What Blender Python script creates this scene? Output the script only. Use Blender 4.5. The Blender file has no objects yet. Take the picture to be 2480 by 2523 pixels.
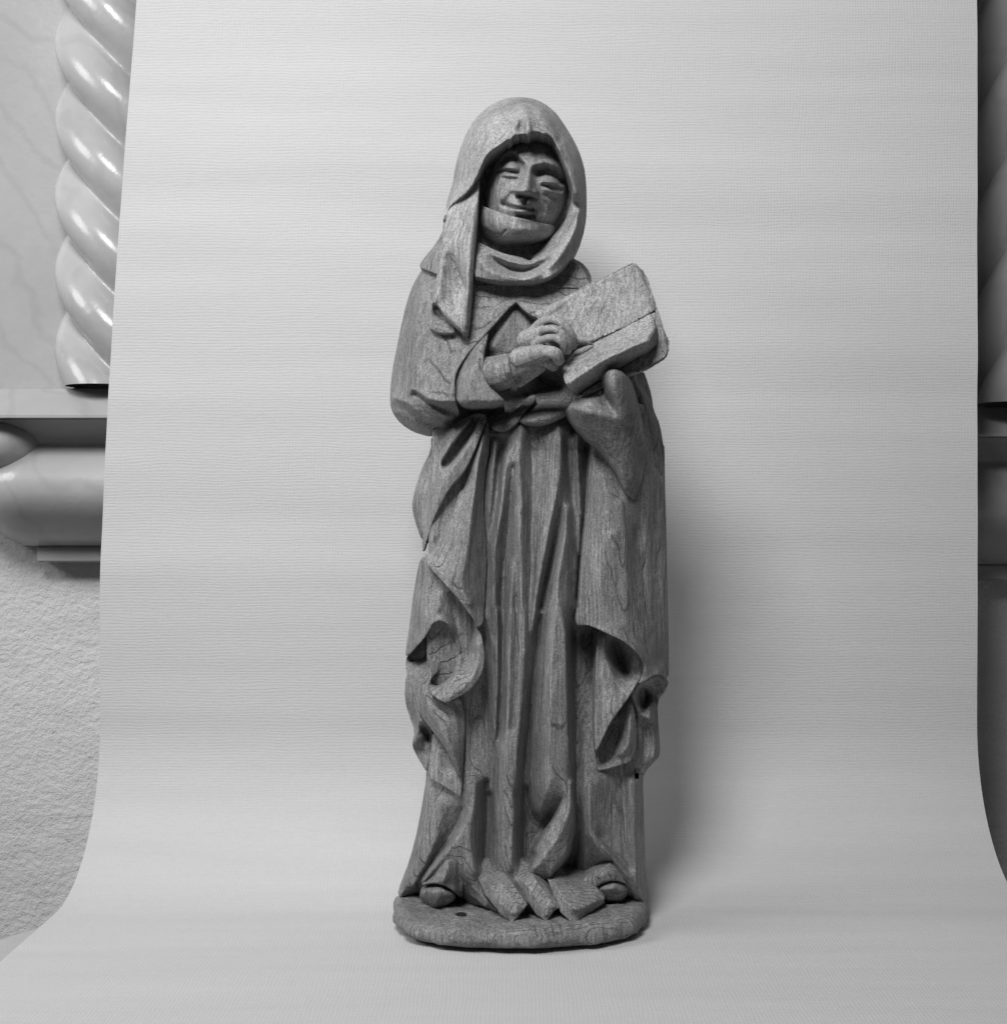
import bpy, bmesh, math
import numpy as np
from mathutils import Vector

sc = bpy.context.scene
COL = sc.collection

# ------------------------------------------------------------------ camera, world, lamps, exposure
DIST = 1.74            # camera to the middle of the statue (m)
PX = 1.2 / 2523.0      # metres per photo pixel at that distance
CAMZ = 0.484
cam = bpy.data.cameras.new("camera")
cam.sensor_fit = 'VERTICAL'
cam.angle_y = 2 * math.atan(0.6 / DIST)
cam.clip_end = 50
camo = bpy.data.objects.new("camera", cam)
camo.location = (0, -DIST, CAMZ)
camo.rotation_euler = (math.radians(90), 0, 0)
COL.objects.link(camo)
sc.camera = camo

world = bpy.data.worlds.new("World")
sc.world = world
world.use_nodes = True
world.node_tree.nodes["Background"].inputs[0].default_value = (1, 1, 1, 1)
world.node_tree.nodes["Background"].inputs[1].default_value = 0.05


def lamp(name, loc, target, size, power):
    l = bpy.data.lights.new(name, 'AREA')
    l.shape = 'DISK'
    l.size = size
    l.energy = power
    o = bpy.data.objects.new(name, l)
    o.location = loc
    d = Vector(target) - Vector(loc)
    o.rotation_euler = d.to_track_quat('-Z', 'Y').to_euler()
    COL.objects.link(o)
    return o


key = lamp("key_lamp", (-0.55, -1.75, 2.3), (-0.05, 0.1, 0.78), 0.95, 20.5)
key.data.spread = math.radians(95)
lamp("window_lamp", (-2.2, -0.7, 1.8), (0.0, 0.0, 0.5), 1.2, 32)

sc.view_settings.view_transform = 'Standard'
sc.view_settings.look = 'None'
sc.view_settings.exposure = 0.0
sc.view_settings.gamma = 1.0
sc.render.engine = 'CYCLES'
sc.cycles.max_bounces = 6


# ------------------------------------------------------------------ materials
def new_mat(name):
    m = bpy.data.materials.new(name)
    m.use_nodes = True
    nt = m.node_tree
    b = nt.nodes["Principled BSDF"]
    return m, nt, b


def N(nt, typ, **kw):
    n = nt.nodes.new(typ)
    for k, v in kw.items():
        if k in n.inputs.keys():
            n.inputs[k].default_value = v
        else:
            setattr(n, k, v)
    return n


def math_node(nt, op, a, b=None, clamp=False):
    n = nt.nodes.new('ShaderNodeMath')
    n.operation = op
    n.use_clamp = clamp
    for i, v in enumerate((a, b)):
        if v is None:
            continue
        if isinstance(v, (int, float)):
            n.inputs[i].default_value = v
        else:
            nt.links.new(v, n.inputs[i])
    return n.outputs[0]


def maprange(nt, v, a, b, c, d):
    n = nt.nodes.new('ShaderNodeMapRange')
    nt.links.new(v, n.inputs[0])
    for i, x in enumerate((a, b, c, d)):
        n.inputs[i + 1].default_value = x
    return n.outputs[0]


def mapping(nt, src, scale, rot=(0, 0, 0), loc=(0, 0, 0)):
    n = nt.nodes.new('ShaderNodeMapping')
    n.inputs['Scale'].default_value = scale
    n.inputs['Rotation'].default_value = rot
    n.inputs['Location'].default_value = loc
    nt.links.new(src, n.inputs[0])
    return n.outputs[0]


def noise(nt, vec, scale, detail=3, rough=0.5):
    n = nt.nodes.new('ShaderNodeTexNoise')
    n.inputs['Scale'].default_value = scale
    n.inputs['Detail'].default_value = detail
    n.inputs['Roughness'].default_value = rough
    nt.links.new(vec, n.inputs['Vector'])
    return n.outputs['Fac']


def wood(name, tone=0.25, tilt=(0.05, -0.04, 0), grain=1.0, rings=0.5):
    """old bare oak: solid growth rings cut by the carving, fibres, pores"""
    m, nt, b = new_mat(name)
    tc = nt.nodes.new('ShaderNodeTexCoord').outputs['Object']
    # growth rings: distance from a slightly leaning heart line behind the figure
    v = mapping(nt, tc, (1, 1, 0.0), tilt, (0.03, 0.09, 0))
    mp = nt.nodes.new('ShaderNodeMapping')
    mp.inputs['Rotation'].default_value = (0.10, -0.06, 0)
    mp.inputs['Location'].default_value = (0.03, -0.17, 0)
    nt.links.new(tc, mp.inputs[0])
    sep = nt.nodes.new('ShaderNodeSeparateXYZ')
    nt.links.new(mp.outputs[0], sep.inputs[0])
    x2 = math_node(nt, 'MULTIPLY', sep.outputs[0], sep.outputs[0])
    y2 = math_node(nt, 'MULTIPLY', sep.outputs[1], sep.outputs[1])
    r = math_node(nt, 'SQRT', math_node(nt, 'ADD', x2, y2))
    warp = noise(nt, mapping(nt, tc, (14, 14, 4)), 1.0, 3)
    r = math_node(nt, 'ADD', r, math_node(nt, 'MULTIPLY', warp, 0.016))
    t = math_node(nt, 'FRACT', math_node(nt, 'MULTIPLY', r, 225.0))
    # early wood line: narrow dark band at each ring start
    ringd = maprange(nt, math_node(nt, 'ABSOLUTE', math_node(nt, 'SUBTRACT', t, 0.5)), 0.41, 0.5, 0.0, 1.0)
    fade = maprange(nt, noise(nt, mapping(nt, tc, (25, 25, 9)), 1.0, 2), 0.42, 0.60, 0.05, 1.0)
    ringd = math_node(nt, 'MULTIPLY', ringd, fade)
    fib = noise(nt, mapping(nt, tc, (800, 800, 45)), 1.0, 3, 0.65)
    fib2 = noise(nt, mapping(nt, tc, (270, 270, 13)), 1.0, 4, 0.6)
    pore = noise(nt, mapping(nt, tc, (900, 900, 170)), 1.0, 2, 0.5)
    pored = maprange(nt, pore, 0.60, 0.70, 0.0, 1.0)
    spk = noise(nt, mapping(nt, tc, (560, 560, 560)), 1.0, 2, 0.6)
    blot = noise(nt, mapping(nt, tc, (14, 14, 7)), 1.0, 4, 0.55)
    val = maprange(nt, blot, 0.32, 0.68, 0.74, 1.20)
    val = math_node(nt, 'MULTIPLY', val, maprange(nt, fib, 0.3, 0.7, 0.70, 1.26))
    val = math_node(nt, 'MULTIPLY', val, maprange(nt, fib2, 0.3, 0.7, 0.66, 1.30))
    val = math_node(nt, 'MULTIPLY', val, maprange(nt, spk, 0.3, 0.7, 0.60, 1.40))
    val = math_node(nt, 'MULTIPLY', val, math_node(nt, 'SUBTRACT', 1.0, math_node(nt, 'MULTIPLY', ringd, rings)))
    val = math_node(nt, 'MULTIPLY', val, math_node(nt, 'SUBTRACT', 1.0, math_node(nt, 'MULTIPLY', pored, 0.5)))
    crn = noise(nt, mapping(nt, tc, (55, 55, 2.6), (0.02, 0.03, 0), (3, 1, 2)), 1.0, 2, 0.5)
    crk = maprange(nt, math_node(nt, 'ABSOLUTE', math_node(nt, 'SUBTRACT', crn, 0.5)), 0.0015, 0.006, 1.0, 0.0)
    crk = math_node(nt, 'MULTIPLY', crk, maprange(nt, noise(nt, mapping(nt, tc, (30, 30, 14), (0, 0, 0), (7, 7, 7)), 1.0, 1), 0.52, 0.6, 0.0, 1.0))
    val = math_node(nt, 'MULTIPLY', val, math_node(nt, 'SUBTRACT', 1.0, math_node(nt, 'MULTIPLY', crk, 0.3)))
    val = math_node(nt, 'MULTIPLY', val, tone)
    comb = nt.nodes.new('ShaderNodeCombineColor')
    for i in range(3):
        nt.links.new(val, comb.inputs[i])
    nt.links.new(comb.outputs[0], b.inputs['Base Color'])
    b.inputs['Roughness'].default_value = 0.62
    b.inputs['Specular IOR Level'].default_value = 0.28
    # relief
    h = math_node(nt, 'MULTIPLY', fib2, 1.0)
    h = math_node(nt, 'ADD', h, math_node(nt, 'MULTIPLY', fib, 0.55))
    h = math_node(nt, 'ADD', h, math_node(nt, 'MULTIPLY', spk, 0.45))
    h = math_node(nt, 'SUBTRACT', h, math_node(nt, 'MULTIPLY', ringd, 1.4 * rings))
    bp = nt.nodes.new('ShaderNodeBump')
    bp.inputs['Strength'].default_value = 0.85 * grain
    bp.inputs['Distance'].default_value = 0.0011
    nt.links.new(h, bp.inputs['Height'])
    # tool marks
    cut = noise(nt, mapping(nt, tc, (70, 70, 26)), 1.0, 2, 0.4)
    bp2 = nt.nodes.new('ShaderNodeBump')
    bp2.inputs['Strength'].default_value = 0.5
    bp2.inputs['Distance'].default_value = 0.004
    nt.links.new(cut, bp2.inputs['Height'])
    nt.links.new(bp.outputs[0], bp2.inputs['Normal'])
    nt.links.new(bp2.outputs[0], b.inputs['Normal'])
    return m


M_WOOD = wood("carved_oak", 0.222, rings=0.6)
M_VEIL = wood("carved_oak_veil", 0.285, grain=0.8, rings=0.55)
M_FACE = wood("carved_oak_face", 0.26, grain=0.7, rings=0.3)
M_HAND = wood("carved_oak_hand", 0.26, grain=0.22, rings=0.15)
M_BOOK = wood("carved_oak_book", 0.29, grain=0.6)


def simple_mat(name, tone, rough=0.8, bumps=(), spec=0.3, mottles=()):
    m, nt, b = new_mat(name)
    tc = nt.nodes.new('ShaderNodeTexCoord').outputs['Object']
    val = None
    for sc3, amt, det in mottles:
        n = noise(nt, mapping(nt, tc, sc3), 1.0, det, 0.6)
        v = maprange(nt, n, 0.3, 0.7, 1 - amt, 1 + amt)
        val = v if val is None else math_node(nt, 'MULTIPLY', val, v)
    if val is not None:
        val = math_node(nt, 'MULTIPLY', val, tone)
        comb = nt.nodes.new('ShaderNodeCombineColor')
        for i in range(3):
            nt.links.new(val, comb.inputs[i])
        nt.links.new(comb.outputs[0], b.inputs['Base Color'])
    else:
        b.inputs['Base Color'].default_value = (tone, tone, tone, 1)
    b.inputs['Roughness'].default_value = rough
    b.inputs['Specular IOR Level'].default_value = spec
    prev = None
    for sc3, dist, det in bumps:
        n = noise(nt, mapping(nt, tc, sc3), 1.0, det, 0.6)
        bp = nt.nodes.new('ShaderNodeBump')
        bp.inputs['Strength'].default_value = 1.0
        bp.inputs['Distance'].default_value = dist
        nt.links.new(n, bp.inputs['Height'])
        if prev:
            nt.links.new(prev, bp.inputs['Normal'])
        prev = bp.outputs[0]
    if prev:
        nt.links.new(prev, b.inputs['Normal'])
    return m


def paper_mat():
    m, nt, b = new_mat("linen_paper")
    uv = nt.nodes.new('ShaderNodeTexCoord').outputs['UV']
    tc = uv
    sep = nt.nodes.new('ShaderNodeSeparateXYZ')
    nt.links.new(uv, sep.inputs[0])
    wob = noise(nt, mapping(nt, uv, (9, 30, 1)), 1.0, 2)
    wob2 = noise(nt, mapping(nt, uv, (30, 9, 1), loc=(5, 3, 0)), 1.0, 2)
    PER = 0.0040
    u = math_node(nt, 'ADD', math_node(nt, 'MULTIPLY', sep.outputs[0], 2 * math.pi / PER), math_node(nt, 'MULTIPLY', wob2, 14))
    v = math_node(nt, 'ADD', math_node(nt, 'MULTIPLY', sep.outputs[1], 2 * math.pi / PER), math_node(nt, 'MULTIPLY', wob, 14))
    su = math_node(nt, 'SINE', u)
    sv = math_node(nt, 'SINE', v)
    n1 = noise(nt, mapping(nt, uv, (60, 700, 1)), 1.0, 3, 0.7)
    n2 = noise(nt, mapping(nt, uv, (700, 60, 1)), 1.0, 3, 0.7)
    n3 = noise(nt, mapping(nt, uv, (900, 900, 1)), 1.0, 2, 0.6)
    h = math_node(nt, 'ADD', math_node(nt, 'MULTIPLY', su, 0.13), math_node(nt, 'MULTIPLY', sv, 0.20))
    h = math_node(nt, 'ADD', h, math_node(nt, 'MULTIPLY', n1, 1.5))
    h = math_node(nt, 'ADD', h, math_node(nt, 'MULTIPLY', n2, 0.7))
    h = math_node(nt, 'ADD', h, math_node(nt, 'MULTIPLY', n3, 0.8))
    bp = nt.nodes.new('ShaderNodeBump')
    bp.inputs['Strength'].default_value = 0.75
    bp.inputs['Distance'].default_value = 0.0005
    nt.links.new(h, bp.inputs['Height'])
    nt.links.new(bp.outputs[0], b.inputs['Normal'])
    tone = maprange(nt, noise(nt, mapping(nt, uv, (2, 22, 1)), 1.0, 4, 0.6), 0.3, 0.7, 0.525, 0.56)
    tone = math_node(nt, 'MULTIPLY', tone, maprange(nt, n1, 0.3, 0.7, 0.97, 1.03))
    tone = math_node(nt, 'MULTIPLY', tone, maprange(nt, n3, 0.3, 0.7, 0.965, 1.035))
    comb = nt.nodes.new('ShaderNodeCombineColor')
    for i in range(3):
        nt.links.new(tone, comb.inputs[i])
    nt.links.new(comb.outputs[0], b.inputs['Base Color'])
    b.inputs['Roughness'].default_value = 0.85
    b.inputs['Specular IOR Level'].default_value = 0.15
    return m


M_PAPER = paper_mat()
M_PLASTER = simple_mat("rough_plaster", 0.64, 0.95, bumps=(((12, 12, 18), 0.006, 3), ((110, 110, 130), 0.003, 4), ((400, 400, 400), 0.0012, 3)),
                       mottles=(((6, 6, 12), 0.05, 4), ((300, 300, 300), 0.06, 2)), spec=0.1)


def marble_mat(name, tone):
    m, nt, b = new_mat(name)
    tc = nt.nodes.new('ShaderNodeTexCoord').outputs['Object']
    v = mapping(nt, tc, (5, 5, 5), (0.3, 0.75, 0.2))
    n1 = noise(nt, v, 1.2, 5, 0.6)
    w = nt.nodes.new('ShaderNodeTexWave')
    w.inputs['Scale'].default_value = 0.9
    w.inputs['Distortion'].default_value = 14
    w.inputs['Detail'].default_value = 4
    nt.links.new(v, w.inputs['Vector'])
    vein = maprange(nt, w.outputs['Fac'], 0.0, 0.18, 0.93, 1.0)
    val = math_node(nt, 'MULTIPLY', maprange(nt, n1, 0.3, 0.7, 0.92, 1.08), vein)
    val = math_node(nt, 'MULTIPLY', val, tone)
    comb = nt.nodes.new('ShaderNodeCombineColor')
    for i in range(3):
        nt.links.new(val, comb.inputs[i])
    nt.links.new(comb.outputs[0], b.inputs['Base Color'])
    b.inputs['Roughness'].default_value = 0.24
    b.inputs['Specular IOR Level'].default_value = 0.5
    n2 = noise(nt, mapping(nt, tc, (40, 40, 40)), 1.0, 4, 0.6)
    bp = nt.nodes.new('ShaderNodeBump')
    bp.inputs['Strength'].default_value = 0.3
    bp.inputs['Distance'].default_value = 0.003
    nt.links.new(n2, bp.inputs['Height'])
    nt.links.new(bp.outputs[0], b.inputs['Normal'])
    return m


M_MARBLE = marble_mat("painted_marble", 0.40)
M_STONE = simple_mat("dressed_stone", 0.42, 0.8, bumps=(((60, 60, 60), 0.002, 4),), mottles=(((12, 12, 12), 0.05, 4),))


# ------------------------------------------------------------------ object helpers
def link(name, me, parent=None, mat=None, smooth=True):
    o = bpy.data.objects.new(name, me)
    COL.objects.link(o)
    if parent:
        o.parent = parent
    if mat:
        me.materials.append(mat)
    if smooth:
        me.polygons.foreach_set('use_smooth', [True] * len(me.polygons))
    return o


def mesh_from(name, verts, faces):
    me = bpy.data.meshes.new(name)
    me.from_pydata(verts, [], faces)
    me.update()
    return me


def at(px, py, H=0.0):
    """world point seen at photo pixel (px, py), H pixel-units in front of the statue's middle plane"""
    d = DIST - H * PX
    return ((px - 1240.0) * PX * d / DIST, -H * PX, CAMZ - (py - 1261.5) * PX * d / DIST)


def crop(ox, oy, k):
    def f(s):
        out = []
        for tok in s.split():
            v = [float(q) for q in tok.split(',')]
            x, y = ox + v[0] / k, oy + v[1] / k
            out.append((x, y) + tuple(v[2:]))
        return out
    return f


S = crop(0, 0, 1.0)
A = crop(1000, 200, 3.808)
B = crop(900, 600, 3.808)
C = crop(1250, 600, 3.808)
D = crop(950, 1000, 3.808)
E = crop(1250, 1000, 3.808)
F = crop(950, 1450, 3.808)
G = crop(1250, 1450, 3.808)
HH = crop(920, 1900, 2.539)


# ------------------------------------------------------------------ carving toolkit
def hash2(ix, iy, seed):
    n = (ix.astype(np.int64) * 374761393 + iy.astype(np.int64) * 668265263 + seed * 1442695) & 0x7fffffff
    n = ((n ^ (n >> 13)) * 1274126177) & 0x7fffffff
    return ((n ^ (n >> 16)) & 0xffff) / 65535.0


def vnoise(x, y, sx, sy, seed):
    X, Y = x / sx, y / sy
    ix, iy = np.floor(X), np.floor(Y)
    fx, fy = X - ix, Y - iy
    fx = fx * fx * (3 - 2 * fx)
    fy = fy * fy * (3 - 2 * fy)
    a = hash2(ix, iy, seed); b = hash2(ix + 1, iy, seed)
    c = hash2(ix, iy + 1, seed); d = hash2(ix + 1, iy + 1, seed)
    return (a * (1 - fx) + b * fx) * (1 - fy) + (c * (1 - fx) + d * fx) * fy - 0.5


def densify(pts, closed=True, rounds=1):
    """one corner-cutting pass that keeps the general polygon"""
    P = np.array([p[:2] for p in pts], float)
    for _ in range(rounds):
        Q = []
        n = len(P)
        rng = range(n) if closed else range(n - 1)
        if not closed:
            Q.append(P[0])
        for i in rng:
            a, b = P[i], P[(i + 1) % n]
            Q.append(a * 0.78 + b * 0.22)
            Q.append(a * 0.22 + b * 0.78)
        if not closed:
            Q.append(P[-1])
        P = np.array(Q)
    return P


def closest(P, x, y, closed=True):
    """distance and closest point of arrays x,y to polyline P"""
    best = np.full(x.shape, 1e18)
    bx = np.zeros(x.shape); by = np.zeros(x.shape)
    n = len(P)
    for i in range(n if closed else n - 1):
        a = P[i]; b = P[(i + 1) % n]
        dx, dy = b - a
        L = dx * dx + dy * dy + 1e-9
        t = np.clip(((x - a[0]) * dx + (y - a[1]) * dy) / L, 0, 1)
        qx = a[0] + t * dx; qy = a[1] + t * dy
        d = (x - qx) ** 2 + (y - qy) ** 2
        m = d < best
        best = np.where(m, d, best); bx = np.where(m, qx, bx); by = np.where(m, qy, by)
    return np.sqrt(best), bx, by


def inside(P, x, y):
    r = np.zeros(x.shape, bool)
    n = len(P)
    for i in range(n):
        x1, y1 = P[i]; x2, y2 = P[(i + 1) % n]
        if y1 == y2:
            continue
        c = ((y1 > y) != (y2 > y)) & (x < (x2 - x1) * (y - y1) / (y2 - y1) + x1)
        r ^= c
    return r


def jacobi(u, mask, fixed, val, it):
    m = mask.astype(float)
    mp = np.pad(m, 1)
    w = mp[:-2, 1:-1] + mp[2:, 1:-1] + mp[1:-1, :-2] + mp[1:-1, 2:]
    w = np.maximum(w, 1e-6)
    for _ in range(it):
        up = np.pad(u * m, 1)
        v = (up[:-2, 1:-1] + up[2:, 1:-1] + up[1:-1, :-2] + up[1:-1, 2:]) / w
        u = np.where(fixed, val, np.where(mask, v, u))
    return u


def membrane(mask, fixed, val):
    h, w = mask.shape
    if min(h, w) > 10:
        H2, W2 = (h + 1) // 2 * 2, (w + 1) // 2 * 2
        def pd(a, c=0):
            return np.pad(a, ((0, H2 - h), (0, W2 - w)), constant_values=c)
        mk, fx, vl = pd(mask), pd(fixed), pd(val)
        def blk(a):
            return a.reshape(H2 // 2, 2, W2 // 2, 2).transpose(0, 2, 1, 3).reshape(H2 // 2, W2 // 2, 4)
        mc = blk(mk).any(-1)
        fb = blk(fx.astype(float)); cnt = fb.sum(-1)
        vc = (blk(vl) * fb).sum(-1) / np.maximum(cnt, 1)
        uc = membrane(mc, cnt > 0, vc)
        u = np.repeat(np.repeat(uc, 2, 0), 2, 1)[:h, :w]
        u = np.where(fixed, val, u)
        return jacobi(u, mask, fixed, val, 30)
    u = np.full(mask.shape, val[fixed].mean() if fixed.any() else 0.0)
    return jacobi(u, mask, fixed, val, 200)


def mblur(u, mask, sig):
    """gaussian blur inside a mask"""
    if sig <= 0:
        return u
    r = int(math.ceil(sig * 2.5))
    k = np.exp(-0.5 * (np.arange(-r, r + 1) / sig) ** 2)
    m = mask.astype(float)
    def conv(a):
        p = np.pad(a, ((r, r), (0, 0)))
        a = sum(k[i] * p[i:i + a.shape[0]] for i in range(2 * r + 1))
        p = np.pad(a, ((0, 0), (r, r)))
        return sum(k[i] * p[:, i:i + a.shape[1]] for i in range(2 * r + 1))
    return np.where(mask, conv(u * m) / np.maximum(conv(m), 1e-9), u)


STATS = []


def carve(name, outline, lines, parent, mat=None, step=2.0, blur=4.0, edge=(5, 5), sils=(), back=-20.0,
          fn=None, rough=1.0, cut=1, rim=True, thick=None, walls=None):
    """Carve a solid piece: outline, fold lines with heights, rounded edges, straight sides down to its back."""
    P = densify(outline, True, cut)
    x0, y0 = P.min(0) - 2 * step
    x1, y1 = P.max(0) + 2 * step
    gx = np.arange(x0, x1 + step, step); gy = np.arange(y0, y1 + step, step)
    X, Y = np.meshgrid(gx, gy)
    ins = inside(P, X, Y)
    cell = ins[:-1, :-1] | ins[1:, :-1] | ins[:-1, 1:] | ins[1:, 1:]
    node = np.zeros_like(ins)
    node[:-1, :-1] |= cell; node[1:, :-1] |= cell; node[:-1, 1:] |= cell; node[1:, 1:] |= cell
    dist, cx, cy = closest(P, X, Y)
    out = node & ~ins
    VX = np.where(out, cx, X); VY = np.where(out, cy, Y)
    # fixed heights along the lines
    acc = np.zeros(X.shape); cnt = np.zeros(X.shape)
    L = [l for l in lines]
    if rim:
        ring = [p for p in outline if len(p) > 2]
        # only runs of consecutive points with a height
        n = len(outline)
        for i in range(n):
            a, b = outline[i], outline[(i + 1) % n]
            if len(a) > 2 and len(b) > 2:
                L.append([a, b])
    for l in L:
        for a, b in zip(l[:-1], l[1:]):
            m = int(max(abs(a[0] - b[0]), abs(a[1] - b[1])) / step * 1.5) + 2
            t = np.linspace(0, 1, m)
            px = a[0] + (b[0] - a[0]) * t; py = a[1] + (b[1] - a[1]) * t; ph = a[2] + (b[2] - a[2]) * t
            ix = np.round((px - x0) / step).astype(int); iy = np.round((py - y0) / step).astype(int)
            ok = (ix >= 0) & (iy >= 0) & (ix < X.shape[1]) & (iy < X.shape[0])
            np.add.at(acc, (iy[ok], ix[ok]), ph[ok]); np.add.at(cnt, (iy[ok], ix[ok]), 1)
    fixed = (cnt > 0) & node
    val = acc / np.maximum(cnt, 1)
    Hh = membrane(node, fixed, val) if fixed.any() else np.zeros(X.shape)
    Hh = mblur(Hh, node, blur / step)
    if fn:
        Hh = fn(X, Y, Hh)
    # chisel unevenness
    Hh = Hh + rough * (1.8 * vnoise(X, Y, 17, 46, 3) + 1.2 * vnoise(X, Y, 8, 24, 5) + 3.0 * vnoise(X, Y, 60, 130, 9))
    dd = np.where(out, 0, dist)
    w, dr = edge
    q = np.clip(1 - dd / w, 0, 1)
    Hh = Hh - dr * (1 - np.sqrt(np.maximum(1 - q * q, 0)))
    for pl, w, dr in sils:
        ds, _, _ = closest(np.array([p[:2] for p in pl]), VX, VY, False)
        q = np.clip(1 - ds / w, 0, 1)
        Hh = Hh - dr * (1 - np.sqrt(np.maximum(1 - q * q, 0)))
    idx = -np.ones(X.shape, int)
    idx[node] = np.arange(node.sum())
    d = DIST - Hh * PX
    WX = (VX - 1240.0) * PX * d / DIST
    WY = -Hh * PX
    WZ = CAMZ - (VY - 1261.5) * PX * d / DIST
    verts = np.stack([WX[node], WY[node], WZ[node]], 1)
    a = idx[:-1, :-1][cell]; b_ = idx[:-1, 1:][cell]; c = idx[1:, 1:][cell]; d_ = idx[1:, :-1][cell]
    faces = np.stack([a, d_, c, b_], 1)      # facing the camera
    # boundary
    ed = np.concatenate([faces[:, [0, 1]], faces[:, [1, 2]], faces[:, [2, 3]], faces[:, [3, 0]]])
    key = ed[:, 0] * 10000000 + ed[:, 1]; rkey = ed[:, 1] * 10000000 + ed[:, 0]
    bd = ed[~np.isin(key, rkey)]
    nxt = {int(p): int(q2) for p, q2 in bd}
    VL = verts.tolist(); FL = faces.tolist()
    seen = set()
    for s0 in list(nxt):
        if s0 in seen:
            continue
        loop = [s0]; seen.add(s0); cur = nxt[s0]
        while cur != s0 and cur not in seen and cur in nxt:
            loop.append(cur); seen.add(cur); cur = nxt[cur]
        if len(loop) < 8:
            continue
        prev = loop
        Lp = verts[loop]
        # outward direction in the XZ plane
        tn = np.roll(Lp, -1, 0) - np.roll(Lp, 1, 0)
        nrm = np.stack([tn[:, 2], -tn[:, 0]], 1)
        nrm /= np.maximum(np.linalg.norm(nrm, axis=1, keepdims=True), 1e-9)
        if thick:
            yb = Lp[:, 1] + thick * PX
        else:
            yb = np.maximum(Lp[:, 1] + 4 * PX, -back * PX)
        prof = walls or ((0, 1.0),)
        for inset, fr in prof:
            base = len(VL)
            for q2 in range(len(loop)):
                VL.append((Lp[q2, 0] - nrm[q2, 0] * inset * PX, Lp[q2, 1] + (yb[q2] - Lp[q2, 1]) * fr, Lp[q2, 2] - nrm[q2, 1] * inset * PX))
            new = list(range(base, base + len(loop)))
            nL = len(loop)
            for q2 in range(nL):
                r2 = (q2 + 1) % nL
                FL.append((prev[r2], prev[q2], new[q2], new[r2]))
            prev = new
        FL.append(tuple(prev))
    me = mesh_from(name, VL, FL)
    o = link(name, me, parent, mat or M_WOOD)
    STATS.append((name, len(FL)))
    return o


def tube_verts(bm, pts, rings=14, flat=1.0):
    """closed round-ended tube through (x, y, z, r)"""
    P = [Vector(p[:3]) for p in pts]; R = [p[3] for p in pts]
    # resample with catmull-rom
    Q = []; RR = []
    n = len(P)
    for i in range(n - 1):
        p0 = P[max(i - 1, 0)]; p1 = P[i]; p2 = P[i + 1]; p3 = P[min(i + 2, n - 1)]
        for k in range(6):
            t = k / 6
            q = 0.5 * ((2 * p1) + (p2 - p0) * t + (2 * p0 - 5 * p1 + 4 * p2 - p3) * t * t + (3 * p1 - p0 - 3 * p2 + p3) * t ** 3)
            Q.append(q); RR.append(R[i] * (1 - t) + R[i + 1] * t)
    Q.append(P[-1]); RR.append(R[-1])
    t0 = (Q[1] - Q[0]).normalized(); t1 = (Q[-1] - Q[-2]).normalized()
    pre = [(Q[0] - t0 * RR[0] * math.sin(a), RR[0] * math.cos(a)) for a in (1.45, 1.0, 0.5)]
    post = [(Q[-1] + t1 * RR[-1] * math.sin(a), RR[-1] * math.cos(a)) for a in (0.5, 1.0, 1.45)]
    allp = [p for p, _ in pre] + Q + [p for p, _ in post]
    allr = [r for _, r in pre] + RR + [r for _, r in post]
    loops = []
    up = Vector((0, 1, 0))
    for i, (p, r) in enumerate(zip(allp, allr)):
        tg = (allp[min(i + 1, len(allp) - 1)] - allp[max(i - 1, 0)]).normalized()
        s = tg.cross(up)
        if s.length < 0.1:
            s = tg.cross(Vector((1, 0, 0)))
        s.normalize(); u = s.cross(tg).normalized()
        loops.append([bm.verts.new(p + (s * math.cos(q) + u * math.sin(q) * flat) * r) for q in
                      [2 * math.pi * k / rings for k in range(rings)]])
    for a, b in zip(loops[:-1], loops[1:]):
        for k in range(rings):
            bm.faces.new((a[k], a[(k + 1) % rings], b[(k + 1) % rings], b[k]))
    bm.faces.new(list(reversed(loops[0]))); bm.faces.new(loops[-1])


def tubes_obj(name, tubes, parent, mat, voxel=0.0013, smooth=6, flat=1.0):
    bm = bmesh.new()
    for t in tubes:
        tube_verts(bm, [at(x, y, h) + (r * PX,) for x, y, h, r in t], flat=flat)
    bmesh.ops.recalc_face_normals(bm, faces=bm.faces)
    me = bpy.data.meshes.new(name); bm.to_mesh(me); bm.free()
    o = link(name, me, parent, mat)
    r = o.modifiers.new("remesh", 'REMESH'); r.mode = 'VOXEL'; r.voxel_size = voxel; r.use_smooth_shade = True
    s = o.modifiers.new("smooth", 'SMOOTH'); s.iterations = smooth; s.factor = 0.5
    return o


def tag(o, label=None, cat=None, group=None, kind=None):
    if label: o['label'] = label
    if cat: o['category'] = cat
    if group: o['group'] = group
    if kind: o['kind'] = kind
    return o


def empty(name, loc=(0, 0, 0)):
    o = bpy.data.objects.new(name, None)
    o.location = loc
    o.empty_display_size = 0.05
    COL.objects.link(o)
    return o


# ------------------------------------------------------------------ wall, floor slab and paper
def grid_sheet(name, fx, nu, nv, mat, uvf=None, parent=None):
    verts = []; faces = []
    for j in range(nv + 1):
        for i in range(nu + 1):
            verts.append(fx(i / nu, j / nv))
    for j in range(nv):
        for i in range(nu):
            a = j * (nu + 1) + i
            faces.append((a, a + 1, a + nu + 2, a + nu + 1))
    me = mesh_from(name, verts, faces)
    if uvf:
        uvl = me.uv_layers.new(name="UVMap")
        vi = np.zeros(len(me.loops), int); me.loops.foreach_get('vertex_index', vi)
        uvs = np.array([uvf((k % (nu + 1)) / nu, (k // (nu + 1)) / nv) for k in range(len(verts))])
        uvl.data.foreach_set('uv', uvs[vi].ravel())
    return link(name, me, parent, mat)


WALLY = 0.62
wall = grid_sheet("wall", lambda u, v: (-3 + 6 * u, WALLY, -0.6 + 4 * v), 4, 4, M_PLASTER)
tag(wall, kind='structure')

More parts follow.
